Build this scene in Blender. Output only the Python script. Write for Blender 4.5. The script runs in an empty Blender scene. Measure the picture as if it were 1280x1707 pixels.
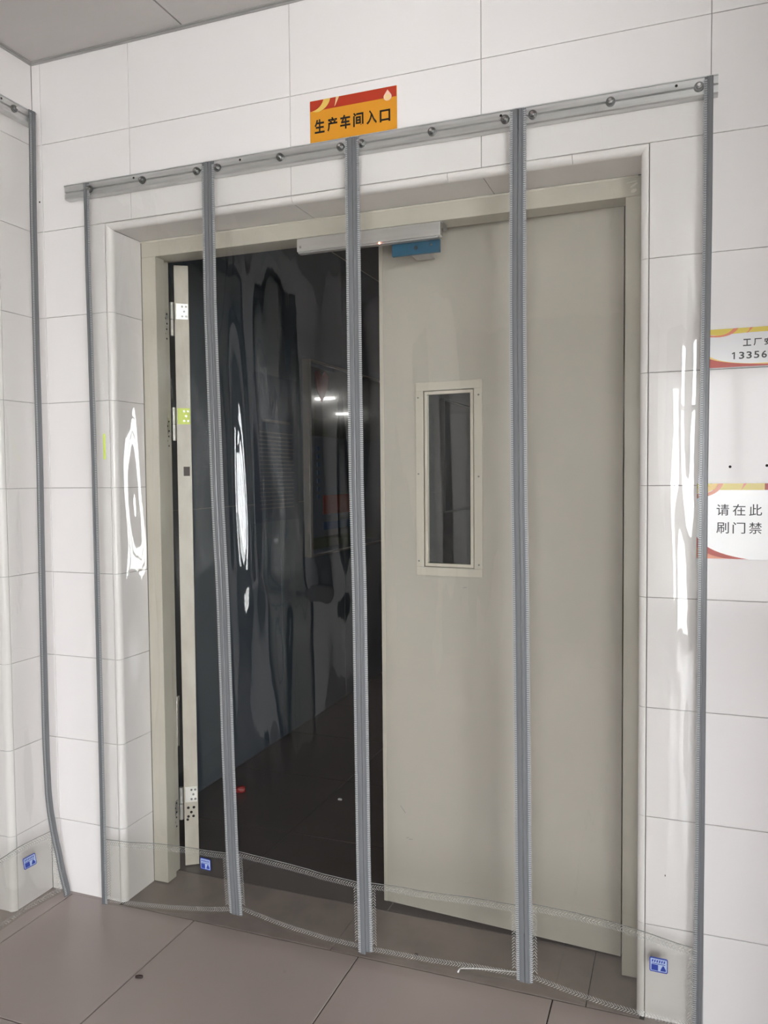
import bpy, bmesh, math, random
from mathutils import Vector, Matrix, noise

# ------------------------------------------------------------------ camera
random.seed(7)
S = bpy.context.scene
COL = S.collection
cam_d = bpy.data.cameras.new('camera'); cam = bpy.data.objects.new('camera', cam_d); COL.objects.link(cam)
cam_d.sensor_fit = 'HORIZONTAL'; cam_d.sensor_width = 36.0; cam_d.lens = 36.0*1332.23/1280.0
cam_d.clip_start = 0.02; cam_d.clip_end = 200
rx = Vector((0.9356887, 0.35272556, -0.00844591)); ux = Vector((-0.00760244, 0.04408801, 0.99899872)); fx = Vector((-0.35274475, 0.93468761, -0.04393423))
M = Matrix((rx, ux, -fx)).transposed().to_4x4(); M.translation = Vector((1.74679, -2.24997, 1.49346))
cam.matrix_world = M
S.camera = cam
# ------------------------------------------------------------------ world, light, exposure
W = bpy.data.worlds.new('sky'); S.world = W; W.use_nodes = True
nt = W.node_tree; nt.nodes.clear()
wo = nt.nodes.new('ShaderNodeOutputWorld'); bg = nt.nodes.new('ShaderNodeBackground')
tc = nt.nodes.new('ShaderNodeTexCoord'); sp = nt.nodes.new('ShaderNodeSeparateXYZ'); cr = nt.nodes.new('ShaderNodeValToRGB')
nt.links.new(tc.outputs['Generated'], sp.inputs[0]); nt.links.new(sp.outputs['Z'], cr.inputs[0])
cr.color_ramp.elements[0].position = 0.0; cr.color_ramp.elements[0].color = (.96, .98, 1.0, 1)
cr.color_ramp.elements[1].position = 0.7; cr.color_ramp.elements[1].color = (.84, .92, 1.0, 1)
nt.links.new(cr.outputs[0], bg.inputs[0]); bg.inputs[1].default_value = 8.5
nt.links.new(bg.outputs[0], wo.inputs[0])
vs = S.view_settings
S.display_settings.display_device = 'sRGB'
vs.view_transform = 'Standard'; vs.look = 'None'; vs.gamma = 1.0; vs.use_curve_mapping = False
vs.exposure = 1.47
S.cycles.transparent_max_bounces = 24
S.cycles.max_bounces = 10; S.cycles.diffuse_bounces = 6; S.cycles.glossy_bounces = 5
S.cycles.sample_clamp_indirect = 6.0
REAR = -5.0          # rear wall of the hall, with its window and the added fill window
def portal(name, loc, sx, sy, rot):
    l = bpy.data.lights.new(name, 'AREA'); l.shape = 'RECTANGLE'; l.size = sx; l.size_y = sy
    l.cycles.is_portal = True
    o = bpy.data.objects.new(name, l); o.location = loc; o.rotation_euler = rot; COL.objects.link(o)
portal('window_portal', (1.995, REAR-.02, 1.375), 1.05, 1.99, (math.pi/2, 0, 0))
portal('window_fill_portal', (4.8, REAR-.02, 1.45), 3.2, 2.78, (math.pi/2, 0, 0))  # portal of the added fill window
sun_d = bpy.data.lights.new('sun', 'SUN'); sun_d.energy = 8.0; sun_d.angle = .02; sun_d.color = (1, .95, .88)
sun_o = bpy.data.objects.new('sun', sun_d); COL.objects.link(sun_o)
sun_o.rotation_euler = Vector((-.25, -.75, -1.0)).to_track_quat('-Z', 'Y').to_euler()   # shines on the paving outside, from over the building

# ------------------------------------------------------------------ materials
MATS = {}
def mat(name, col, rough=.5, metal=0.0, spec=.5, coat=0.0, noise_amt=0.0, noise_scale=4.0, col2=None, bump=0.0, bump_scale=20.0, stretch=(1,1,1), emis=None, emis_s=0.0, rough_var=0.0):
    m = bpy.data.materials.new(name); m.use_nodes = True; n = m.node_tree; b = n.nodes['Principled BSDF']
    b.inputs['Base Color'].default_value = (*col, 1); b.inputs['Roughness'].default_value = rough
    b.inputs['Metallic'].default_value = metal; b.inputs['Specular IOR Level'].default_value = spec
    b.inputs['Coat Weight'].default_value = coat
    if emis: b.inputs['Emission Color'].default_value = (*emis, 1); b.inputs['Emission Strength'].default_value = emis_s
    if noise_amt or bump or rough_var:
        g = n.nodes.new('ShaderNodeNewGeometry'); mp = n.nodes.new('ShaderNodeMapping'); mp.inputs['Scale'].default_value = stretch
        n.links.new(g.outputs['Position'], mp.inputs[0])
    if noise_amt:
        t = n.nodes.new('ShaderNodeTexNoise'); t.inputs['Scale'].default_value = noise_scale; t.inputs['Detail'].default_value = 5
        n.links.new(mp.outputs[0], t.inputs['Vector'])
        r = n.nodes.new('ShaderNodeMapRange'); r.inputs['From Min'].default_value = .35; r.inputs['From Max'].default_value = .7
        r.inputs['To Min'].default_value = 0; r.inputs['To Max'].default_value = noise_amt
        n.links.new(t.outputs['Fac'], r.inputs[0])
        mx = n.nodes.new('ShaderNodeMix'); mx.data_type = 'RGBA'
        mx.inputs[6].default_value = (*col, 1); mx.inputs[7].default_value = (*(col2 or tuple(c*.6 for c in col)), 1)
        n.links.new(r.outputs[0], mx.inputs[0]); n.links.new(mx.outputs[2], b.inputs['Base Color'])
    if rough_var:
        t3 = n.nodes.new('ShaderNodeTexNoise'); t3.inputs['Scale'].default_value = noise_scale*1.7; t3.inputs['Detail'].default_value = 3
        n.links.new(mp.outputs[0], t3.inputs['Vector'])
        r3 = n.nodes.new('ShaderNodeMapRange'); r3.inputs['To Min'].default_value = max(.02, rough-rough_var); r3.inputs['To Max'].default_value = rough+rough_var
        n.links.new(t3.outputs['Fac'], r3.inputs[0]); n.links.new(r3.outputs[0], b.inputs['Roughness'])
    if bump:
        t2 = n.nodes.new('ShaderNodeTexNoise'); t2.inputs['Scale'].default_value = bump_scale; t2.inputs['Detail'].default_value = 2
        n.links.new(mp.outputs[0], t2.inputs['Vector'])
        bp = n.nodes.new('ShaderNodeBump'); bp.inputs['Strength'].default_value = 1.0; bp.inputs['Distance'].default_value = bump
        n.links.new(t2.outputs['Fac'], bp.inputs['Height']); n.links.new(bp.outputs[0], b.inputs['Normal'])
    MATS[name] = m
    return m
def srgb(r, g, b):
    f = lambda c: (c/255/12.92) if c/255 <= .04045 else ((c/255+.055)/1.055)**2.4
    return (f(r), f(g), f(b))
m_tile = mat('glazed_white_tile', (.80, .768, .760), rough=.07, spec=.15, bump=.00035, bump_scale=9, stretch=(1, 1, .45))
m_grout = mat('dark_grout', (.27, .255, .25), rough=.9)
m_trim = mat('rounded_white_tile', (.82, .79, .775), rough=.10, spec=.3)
m_floor = mat('grey_brown_floor_tile', (.37, .307, .282), rough=.30, noise_amt=.5, noise_scale=2.2, col2=(.33, .28, .258), rough_var=.06, bump=.0002, bump_scale=6)
m_floor2 = mat('worn_threshold_tile', (.285, .236, .212), rough=.38, noise_amt=.9, noise_scale=7, col2=(.20, .165, .15))
m_fgrout = mat('floor_grout', (.035, .03, .028), rough=.9)
m_ceil = mat('grey_ceiling_panel', (.58, .552, .538), rough=.42, noise_amt=.3, noise_scale=3, col2=(.53, .505, .49), stretch=(1, 6, 1))
m_angle = mat('grey_wall_angle', (.42, .41, .40), rough=.4, metal=.3)
m_beige = mat('beige_enamel', (.46, .43, .375), rough=.33, noise_amt=.55, noise_scale=3.0, col2=(.40, .375, .328), stretch=(1, 1, .6), rough_var=.08)
m_frame = mat('beige_frame_enamel', (.53, .50, .425), rough=.35, noise_amt=.4, noise_scale=9, col2=(.46, .435, .37))
m_frame_l = mat('cream_leaf_edge', (.60, .56, .48), rough=.4, noise_amt=.7, noise_scale=18, col2=(.46, .40, .33), stretch=(1, 1, .5))
m_zinc = mat('galvanised_steel', (.66, .66, .655), rough=.30, metal=.65, noise_amt=.5, noise_scale=30, col2=(.45, .45, .45), stretch=(.25, 1, 3))
m_bolt = mat('dark_zinc_bolt', (.22, .22, .215), rough=.3, metal=1.0)
m_bead = mat('plaster_bead', (.66, .63, .55), rough=.7)
m_hole = mat('dark_hole', (.012, .012, .012), rough=.9)
m_alu = mat('brushed_aluminium', (.66, .65, .63), rough=.42, metal=.85, noise_amt=.4, noise_scale=25, col2=(.52, .51, .50), stretch=(.15, 1, 3))
m_steel = mat('polished_steel', (.62, .61, .60), rough=.2, metal=1.0)
m_hinge = mat('satin_hinge_steel', (.66, .64, .60), rough=.32, metal=.75)
m_strip = mat('grey_magnetic_pvc', (.155, .16, .168), rough=.25)
m_strip_l = mat('pale_stitch_plastic', (.36, .365, .37), rough=.3)
m_blue = mat('blue_film', (.004, .085, .16), rough=.35, noise_amt=.6, noise_scale=40, col2=(.0, .055, .11))
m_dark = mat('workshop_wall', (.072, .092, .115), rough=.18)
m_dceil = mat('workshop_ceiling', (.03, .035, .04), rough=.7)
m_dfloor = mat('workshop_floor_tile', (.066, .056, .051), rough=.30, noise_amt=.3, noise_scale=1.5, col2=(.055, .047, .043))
m_orange = mat('sign_orange', srgb(216, 148, 38), rough=.35)
m_red = mat('sign_red', srgb(178, 54, 32), rough=.35)
m_signw = mat('sign_white', (.74, .73, .73), rough=.16)
m_yel = mat('sign_yellow', srgb(226, 190, 96), rough=.3)
m_olive = mat('sign_olive', srgb(205, 180, 40), rough=.25)
m_rust = mat('sign_rust', srgb(206, 110, 62), rough=.25)
m_pink = mat('sign_pale_pink', srgb(240, 200, 180), rough=.35)
m_cream = mat('sign_cream', srgb(236, 206, 150), rough=.3)
m_black = mat('sign_black', (.012, .01, .01), rough=.4)
m_lblue = mat('label_blue', srgb(40, 62, 150), rough=.4)
m_lpale = mat('label_pale_blue', srgb(170, 185, 215), rough=.4)
m_neon = mat('neon_yellow', srgb(222, 240, 110), rough=.5)
m_led = mat('red_led', (.8, .1, .05), rough=.4, emis=(1, .25, .12), emis_s=6)
m_lamp = mat('lamp_tube', (.9, .9, .9), emis=(1, .98, .95), emis_s=14)
m_hlamp = mat('hall_lamp_tube', (.9, .9, .9), emis=(1, .97, .93), emis_s=16)
m_white = mat('white_paint', (.36, .355, .35), rough=.6)
m_outg = mat('outside_paving', (.58, .56, .53), rough=.8)
m_brown = mat('dark_brown_scrap', (.03, .015, .012), rough=.5)
m_redp = mat('red_scrap', (.25, .01, .01), rough=.5)
m_boardc = mat('board_green', (.035, .055, .022), rough=.12, coat=.6)
m_boardf = mat('board_frame', (.085, .078, .066), rough=.3, metal=.3)
m_poster = mat('notice_sheet', (.050, .065, .095), rough=.25)
m_inkline = mat('notice_ink', (.018, .022, .036), rough=.3)
m_boardb = mat('board_blue', (.012, .045, .11), rough=.15)
m_boardr = mat('board_red', (.16, .03, .02), rough=.15)
m_boardp = mat('board_paper', (.06, .08, .105), rough=.12, coat=.6)

def film(name, col, ior, rough, whiten=0.0, bump=0.0, gain=1.9):
    m = bpy.data.materials.new(name); m.use_nodes = True; n = m.node_tree; n.nodes.clear()
    o = n.nodes.new('ShaderNodeOutputMaterial'); t = n.nodes.new('ShaderNodeBsdfTransparent'); t.inputs[0].default_value = (*col, 1)
    g = n.nodes.new('ShaderNodeBsdfGlossy'); g.inputs['Roughness'].default_value = rough; g.inputs['Color'].default_value = (1, 1, 1, 1)
    lw = n.nodes.new('ShaderNodeLayerWeight'); lw.inputs['Blend'].default_value = .5
    # Schlick curve of a thin sheet, both faces: R = g*(r0+(1-r0)*(1-cos)^5)
    p = n.nodes.new('ShaderNodeMath'); p.operation = 'POWER'; p.inputs[1].default_value = 5.0
    r0 = ((ior-1)/(ior+1))**2
    ma = n.nodes.new('ShaderNodeMath'); ma.operation = 'MULTIPLY_ADD'; ma.inputs[1].default_value = (1-r0); ma.inputs[2].default_value = r0*gain; ma.use_clamp = True
    n.links.new(lw.outputs['Facing'], p.inputs[0]); n.links.new(p.outputs[0], ma.inputs[0])
    mx = n.nodes.new('ShaderNodeMixShader'); n.links.new(ma.outputs[0], mx.inputs[0])
    base = t
    if whiten:
        d = n.nodes.new('ShaderNodeBsdfDiffuse'); d.inputs[0].default_value = (.75, .75, .73, 1)
        m2 = n.nodes.new('ShaderNodeMixShader'); m2.inputs[0].default_value = whiten
        n.links.new(t.outputs[0], m2.inputs[1]); n.links.new(d.outputs[0], m2.inputs[2]); base = m2
    n.links.new(base.outputs[0], mx.inputs[1]); n.links.new(g.outputs[0], mx.inputs[2])
    if bump:
        gg = n.nodes.new('ShaderNodeNewGeometry'); mp = n.nodes.new('ShaderNodeMapping'); mp.inputs['Scale'].default_value = (1, 1, .3)
        tn = n.nodes.new('ShaderNodeTexNoise'); tn.inputs['Scale'].default_value = 26; tn.inputs['Detail'].default_value = 2
        bp = n.nodes.new('ShaderNodeBump'); bp.inputs['Distance'].default_value = bump
        n.links.new(gg.outputs['Position'], mp.inputs[0]); n.links.new(mp.outputs[0], tn.inputs['Vector'])
        n.links.new(tn.outputs['Fac'], bp.inputs['Height']); n.links.new(bp.outputs[0], g.inputs['Normal'])
    n.links.new(mx.outputs[0], o.inputs[0])
    return m
m_film = film('clear_pvc_film', (.94, .94, .93), 1.5, .015, bump=.0004, gain=1.35)
m_skirt = film('clear_pvc_skirt', (.90, .90, .88), 1.5, .08, whiten=.010)
m_weld = film('embossed_weld', (.80, .80, .78), 1.5, .25, whiten=.30)
m_glass = film('window_glass', (.97, .97, .965), 1.5, .0)
m_dglass = film('door_glass', (.80, .85, .85), 1.5, .01, gain=1.6)
m_edge = film('film_cut_edge', (.30, .31, .30), 1.5, .2, whiten=.25)

# ------------------------------------------------------------------ helpers
def link(name, me, m, parent=None, loc=None):
    o = bpy.data.objects.new(name, me); COL.objects.link(o)
    if m and not me.materials: me.materials.append(m)
    if parent: o.parent = parent
    if loc: o.location = loc
    return o
def empty(name, loc, label=None, cat=None, group=None, rz=0.0):
    o = bpy.data.objects.new(name, None); COL.objects.link(o); o.location = loc; o.rotation_euler = (0, 0, rz); o.empty_display_size = .05
    if label: o['label'] = label
    if cat: o['category'] = cat
    if group: o['group'] = group
    return o
def tag(o, label, cat, group=None):
    o['label'] = label; o['category'] = cat
    if group: o['group'] = group
    return o
def struct(o): o['kind'] = 'structure'; return o
def pydata(name, v, f, smooth=False):
    me = bpy.data.meshes.new(name); me.from_pydata([tuple(a) for a in v], [], f); me.update()
    bm = bmesh.new(); bm.from_mesh(me); bmesh.ops.recalc_face_normals(bm, faces=bm.faces); bm.to_mesh(me); bm.free()
    if smooth:
        for p in me.polygons: p.use_smooth = True
    return me
def pd_raw(name, v, f, smooth=False):
    me = bpy.data.meshes.new(name); me.from_pydata([tuple(a) for a in v], [], f); me.update()
    if smooth:
        for p in me.polygons: p.use_smooth = True
    return me
def boxes(name, lst, m, parent=None, bev=0.0, off=None):
    """lst of (x0,x1,y0,y1,z0,z1); world coordinates minus off (the parent's place)"""
    off = Vector(off) if off is not None else (parent.location.copy() if parent else Vector())
    bm = bmesh.new()
    for (x0, x1, y0, y1, z0, z1) in lst:
        vv = [bm.verts.new((x-off.x, y-off.y, z-off.z)) for z in (z0, z1) for x, y in ((x0, y0), (x1, y0), (x1, y1), (x0, y1))]
        for q in ((0, 3, 2, 1), (4, 5, 6, 7), (0, 1, 5, 4), (1, 2, 6, 5), (2, 3, 7, 6), (3, 0, 4, 7)): bm.faces.new([vv[i] for i in q])
    if bev:
        bmesh.ops.bevel(bm, geom=bm.edges[:], offset=bev, segments=2, profile=.5, affect='EDGES')
    bmesh.ops.recalc_face_normals(bm, faces=bm.faces)
    me = bpy.data.meshes.new(name); bm.to_mesh(me); bm.free()
    return link(name, me, m, parent)
def cyl(name, p0, p1, r, m, parent=None, seg=20, r1=None, cap=True):
    p0 = Vector(p0); p1 = Vector(p1)
    off = parent.location if parent else Vector()
    d = (p1-p0); q = d.to_track_quat('Z', 'Y'); L = d.length; r1 = r if r1 is None else r1
    v = []; f = []
    for k in range(seg):
        a = 2*math.pi*k/seg; c, s_ = math.cos(a), math.sin(a)
        v.append(p0-off+q@Vector((r*c, r*s_, 0))); v.append(p0-off+q@Vector((r1*c, r1*s_, L)))
    for k in range(seg):
        j = (k+1) % seg; f.append((2*k, 2*j, 2*j+1, 2*k+1))
    if cap: f.append(tuple(2*k for k in range(seg))); f.append(tuple(2*k+1 for k in range(seg)))
    me = pydata(name, v, f)
    return link(name, me, m, parent)
TILE = {}
def tile_mesh(w, h, t=.007, b=.0009, mt=None, key=''):
    k = (round(w, 4), round(h, 4), t, key)
    if k in TILE: return TILE[k]
    x, z = w/2, h/2
    v = [(-x, t, -z), (x, t, -z), (x, t, z), (-x, t, z), (-x, b, -z), (x, b, -z), (x, b, z), (-x, b, z), (-x+b, 0, -z+b), (x-b, 0, -z+b), (x-b, 0, z-b), (-x+b, 0, z-b)]
    f = [(0, 1, 2, 3)]
    for i in range(4):
        j = (i+1) % 4; f.append((i, i+4, j+4, j)); f.append((i+4, i+8, j+8, j+4))
    f.append((8, 9, 10, 11))
    me = pydata('tile', v, f)
    me.materials.append(mt); TILE[k] = me
    return me
GAP = .0015
def tile(parent, a0, a1, b0, b1, orient, plane, mt, name='tile', jit=.0006, gap=GAP):
    """orient 'y': faces -Y at Y=plane, a=X b=Z; 'x+': faces +X at X=plane, a=Y b=Z; 'x-': faces -X; 'z': faces up, a=X b=Y; 'zd': faces down"""
    w, h = a1-a0-gap, b1-b0-gap
    me = tile_mesh(w, h, mt=mt, key=mt.name)
    ca, cb = (a0+a1)/2, (b0+b1)/2
    if orient == 'y': loc, rot = (ca, plane, cb), (0, 0, 0)
    elif orient == 'x+': loc, rot = (plane, ca, cb), (0, 0, math.pi/2)
    elif orient == 'x-': loc, rot = (plane, ca, cb), (0, 0, -math.pi/2)
    elif orient == 'z': loc, rot = (ca, cb, plane), (-math.pi/2, 0, 0)
    elif orient == 'zd': loc, rot = (ca, cb, plane), (math.pi/2, 0, 0)
    o = bpy.data.objects.new(name, me); COL.objects.link(o); o.parent = parent
    o.location = loc
    r = Matrix.Rotation(rot[0], 3, 'X') if rot[0] else Matrix.Rotation(rot[2], 3, 'Z')
    j = Matrix.Rotation(random.uniform(-jit, jit), 3, 'X')@Matrix.Rotation(random.uniform(-jit, jit), 3, 'Z')
    o.rotation_euler = (r@j).to_euler()
    return o

# ------------------------------------------------------------------ the setting
XC = -.41; ZC = 2.95; OL, OR, OT = -.11, 1.652, 2.364          # corner, ceiling, outer joint of the opening
rows = [0, .264]+[.264+.3*k for k in range(1, 9)]+[ZC]          # tile row joints: 0,.264,...,2.664,2.95
XR = 8.0                                                         # right end of hall
wb = struct(boxes('wall_back', [(XC-.15, OL, .004, .17, 0, ZC), (OL, OL+.018, .024, .17, 0, ZC), (OR, XR, .004, .17, 0, ZC), (OR-.018, OR, .024, .17, 0, ZC), (OL, OR, .004, .17, OT, ZC), (OL+.018, OR-.018, .024, .17, OT-.018, OT)], m_grout))
cols_r = [OR, 1.8, 2.4, 3.0, 3.6, 4.2, XR]
for k in range(len(rows)-1):
    z0, z1 = rows[k], rows[k+1]
    tile(wb, XC+.0005, -.373, z0, z1, 'y', -.0015, m_tile)
    if z1 <= OT+.01:
        tile(wb, -.373, OL, z0, z1, 'y', 0, m_tile)
        xs = cols_r
        for a, b in zip(xs, xs[1:]): tile(wb, a, b, z0, z1, 'y', 0, m_tile)
    else:
        xs = [-.373, 0, .6, 1.2, 1.8, 2.4, 3.0, 3.6, 4.2, XR]
        for a, b in zip(xs, xs[1:]): tile(wb, a, b, z0, z1, 'y', 0, m_tile)
# reveal of the doorway
RD = .165; RR = .021
for k in range(8):
    z0, z1 = rows[k], min(rows[k+1], OT-RR)
    tile(wb, RR, RD, z0, z1, 'x+', OL+RR, m_tile)
    tile(wb, RR, RD, z0, z1, 'x-', OR-RR, m_tile)
for a, b in ((OL+RR, .6), (.6, 1.2), (1.2, OR-RR)): tile(wb, a, b, RR, RD, 'zd', OT-RR, m_tile)
# quarter-round corner tiles
def quarter(p0, p1, side, name='corner_tile', parent=None):
    """quarter-round bar from p0 to p1 (outer joint line); side: inward unit vector in the wall plane"""
    p0 = Vector(p0); p1 = Vector(p1); s = Vector(side[0]); n = Vector(side[1]); v = []; f = []
    d = (p1-p0).normalized(); m0, m1 = side[2], side[3]
    N = 8
    for e, pp in ((0, p0), (1, p1)):
        for k in range(N+1):
            a = math.pi/2*k/N
            ins = RR*math.sin(a)
            mit = d*ins*(m0 if e == 0 else m1)
            v.append(pp+s*(RR*math.sin(a)*1.0)-n*(RR*(1-math.cos(a)))+mit)
        v.append(pp-n*(RR+.005)+s*.0+d*0); v.append(pp-n*RR+s*RR*.9+d*RR*.9*(m0 if e == 0 else m1)-s*.004)
    K = N+3
    for k in range(N): f.append((k, k+1, K+k+1, K+k))
    f.append((0, K, K+N+1, N+1))
    v = v+[q.copy() for q in v]; K2 = 2*K
    f.append(tuple(K2+i for i in range(N+1))+(K2+N+2, K2+N+1)); f.append(tuple(K2+K+i for i in range(N+1))+(K2+K+N+2, K2+K+N+1))
    me = pydata(name, v, f)
    for p in me.polygons: p.use_smooth = len(p.vertices) == 4 and p.index < N
    return link(name, me, m_trim, parent)
G = .0012
for k in range(8):
    z0, z1 = rows[k]+G*.5, rows[k+1]-G*.5
    top = (k == 7)
    quarter((OL+G, 0, z0), (OL+G, 0, z1), ((1, 0, 0), (0, -1, 0), 0, -1 if top else 0), parent=wb)
    quarter((OR-G, 0, z0), (OR-G, 0, z1), ((-1, 0, 0), (0, -1, 0), 0, -1 if top else 0), parent=wb)
tx = [OL, .6, 1.2, 1.452, OR]
tx = [OL, .6, 1.10, 1.452, OR]
for i in range(4):
    quarter((tx[i]+G*.5, 0, OT-G), (tx[i+1]-G*.5, 0, OT-G), ((0, 0, -1), (0, -1, 0), 1 if i == 0 else 0, -1 if i == 3 else 0), parent=wb)

# left wall with its own doorway nearer the camera
LJ = -.161; LE = -1.9
wl = struct(boxes('wall_left', [(XC-.17, XC-.004, LJ, .1, 0, ZC), (XC-.17, XC-.024, LJ-.018, LJ, 0, ZC), (XC-.17, XC-.004, LE, LJ, 2.664, ZC), (XC-.17, XC-.024, LE, LJ, 2.664-.018, 2.664), (XC-.17, XC-.004, REAR, LE, 0, ZC)], m_grout))
lys = [REAR, -4.9, -4.3, -3.7, -3.1, -2.5, LE]
for k in range(len(rows)-1):
    z0, z1 = rows[k], rows[k+1]
    for a, b in zip(lys, lys[1:]): tile(wl, a, b, z0, z1, 'x+', XC, m_tile)
    if z0 < 2.65: tile(wl, LJ, -.001, z0, z1, 'x+', XC, m_tile)
    else:
        for a, b in ((LE, -1.3), (-1.3, -.7), (-.7, LJ+.0), (LJ, -.001)): tile(wl, a, b, z0, z1, 'x+', XC, m_tile)
for k in range(9):
    z0, z1 = rows[k]+G*.5, rows[k+1]-G*.5
    top = (k == 8)
    quarter((XC, LJ-G, z0), (XC, LJ-G, z1), ((0, -1, 0), (1, 0, 0), 0, -1 if top else 0), parent=wl)
    o = tile(wl, XC-.165, XC-RR, rows[k], min(rows[k+1], 2.664-RR), 'y', LJ-RR, m_tile)
quarter((XC, LJ-.6, 2.664-G), (XC, LJ-G*.5, 2.664-G), ((0, 0, -1), (1, 0, 0), 0, -1), parent=wl)
quarter((XC, LE, 2.664-G), (XC, LJ-.6-G, 2.664-G), ((0, 0, -1), (1, 0, 0), 0, 0), parent=wl)
d2 = struct(boxes('door_2', [(XC-.24, XC-.19, LE-.2, LJ+.2, 0, 2.8)], m_beige))

# floors
fl = struct(boxes('floor', [(XC-.3, XR, REAR, .012, -.06, -.004)], m_fgrout))
fxs = [-.312]+[.203+.6*k for k in range(0, 9)]+[XR]
fxs = [XC-.2]+fxs
fys = [-.010-.6*k for k in range(0, 9)]+[REAR]
for a, b in zip(fxs, fxs[1:]):
    for c, d in zip(fys[1:], fys): tile(fl, a, min(b, XR), c, d, 'z', 0, m_floor, gap=.0040, jit=.0004)
for a, b in ((XC-.02, -.095), (OR-.03, 2.3)): pass
boxes('floor_edge', [(XC, OL, -.0115, .003, -.008, -.0004), (OR, XR, -.0115, .003, -.008, -.0004)], m_floor, fl)
th = struct(boxes('floor_threshold', [(OL-.0, OR, .012, .32, -.06, -.005)], m_fgrout))
for a, b in ((-.095, .705), (.705, 1.495), (1.495, 1.64)):
    tile(th, a, b, -.0075, .268, 'z', -.0008, m_floor2, gap=.0028)
# ceiling
ce = struct(boxes('ceiling', [(XC-.17, XR, REAR, .17, ZC+.012, ZC+.1)], m_grout))
cxs = [XC-.0, .22, .82, 1.42, 2.02, 2.62, 3.22, 3.82, 4.42, 5.02, 5.62, 7.4, XR]
cys = [REAR, -4.8, -3.6, -2.4, -1.2, 0]
for a, b in zip(cxs, cxs[1:]):
    for c, d in zip(cys, cys[1:]):
        tile(ce, a, b, c, d, 'zd', ZC, m_ceil, name='ceiling_panel', gap=.006, jit=.0008)
struct(boxes('trim_1', [(XC, XR, -.012, -.001, ZC-.0035, ZC-.0005), (XC, XR, -.0035, -.001, ZC-.010, ZC-.0035)], m_angle))
struct(boxes('trim_2', [(XC+.001, XC+.012, -5, -.012, ZC-.0035, ZC-.0005), (XC+.001, XC+.0035, -5, -.0035, ZC-.010, ZC-.0035)], m_angle))
# rear and right walls of the hall, with the daylight window and an added fill window
WX0, WX1, WZ0, WZ1 = 1.47, 2.52, .38, 2.37
GX0, GX1, GZ0, GZ1 = 3.20, 6.4, .06, 2.84
struct(boxes('wall_rear', [(XC-.17, WX0, REAR-.2, REAR, 0, ZC+.1), (GX1, XR+.2, REAR-.2, REAR, 0, ZC+.1), (WX1, GX0, REAR-.2, REAR, 0, ZC+.1), (WX0, WX1, REAR-.2, REAR, 0, WZ0), (WX0, WX1, REAR-.2, REAR, WZ1, ZC+.1), (GX0, GX1, REAR-.2, REAR, 0, GZ0), (GX0, GX1, REAR-.2, REAR, GZ1, ZC+.1)], m_white))
struct(boxes('wall_right', [(XR, XR+.2, REAR, .17, 0, ZC+.1)], m_white))
# unseen wall added to keep fill window light off the right-hand tiles
wr = struct(boxes('wall_light_block', [(2.354, 2.50, -1.35, .003, 0, ZC)], m_white))
def window(name, x0, x1, z0, z1, mul, zt, sill):
    wn = struct(boxes(name, [(x-.03, x+.03, REAR-.13, REAR-.07, z0, z1) for x in mul]+[(x0, x1, REAR-.13, REAR-.07, z-.03, z+.03) for z in ((z0, zt, z1) if zt else (z0, z1))], m_alu))
    if sill: boxes('window_sill', [(x0-.03, x1+.03, REAR-.19, REAR+.04, z0-.03, z0)], m_white, wn)
    for a, b in zip(mul, mul[1:]):
        if not zt: boxes('pane', [(a+.03, b-.03, REAR-.102, REAR-.098, z0+.03, z1-.03)], m_glass, wn); continue
        boxes('pane', [(a+.03, b-.03, REAR-.102, REAR-.098, z0+.03, zt-.03)], m_glass, wn)
        boxes('pane', [(a+.03, b-.03, REAR-.102, REAR-.098, zt+.03, z1-.03)], m_glass, wn)
window('window_1', WX0, WX1, WZ0, WZ1, [WX0, 1.78, 2.16, WX1], None, True)
window('window_fill', GX0, GX1, GZ0, GZ1, [GX0, 4.25, 5.3, GX1], 2.2, False)  # unseen glazing added to raise the daylight on the doorway wall
struct(boxes('floor_outside', [(-30, 40, -60, REAR-.2, -.3, -.2)], m_outg))

# workshop beyond the doorway
WY = .268
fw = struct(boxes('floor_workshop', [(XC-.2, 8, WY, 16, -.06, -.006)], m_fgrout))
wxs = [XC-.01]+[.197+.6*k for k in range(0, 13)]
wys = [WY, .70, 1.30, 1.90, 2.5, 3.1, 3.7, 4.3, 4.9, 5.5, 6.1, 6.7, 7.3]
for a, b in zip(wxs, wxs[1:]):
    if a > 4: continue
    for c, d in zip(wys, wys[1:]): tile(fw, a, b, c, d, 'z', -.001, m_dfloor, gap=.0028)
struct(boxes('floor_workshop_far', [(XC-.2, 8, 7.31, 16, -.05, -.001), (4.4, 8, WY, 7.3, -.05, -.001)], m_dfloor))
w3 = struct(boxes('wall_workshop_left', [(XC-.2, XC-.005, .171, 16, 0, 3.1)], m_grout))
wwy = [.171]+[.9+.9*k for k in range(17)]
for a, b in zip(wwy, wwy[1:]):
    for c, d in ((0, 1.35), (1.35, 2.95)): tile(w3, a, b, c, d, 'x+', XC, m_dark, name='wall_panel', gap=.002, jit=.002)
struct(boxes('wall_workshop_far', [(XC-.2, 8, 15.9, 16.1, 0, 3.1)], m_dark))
struct(boxes('wall_workshop_right', [(8, 8.2, .171, 16, 0, 3.1)], m_dark))
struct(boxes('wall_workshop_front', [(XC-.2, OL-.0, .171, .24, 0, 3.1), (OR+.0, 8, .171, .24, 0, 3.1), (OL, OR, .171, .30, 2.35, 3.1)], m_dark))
struct(boxes('ceiling_workshop', [(XC-.2, 8.2, .17, 16.1, 2.96, 3.1)], m_dceil))

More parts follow.
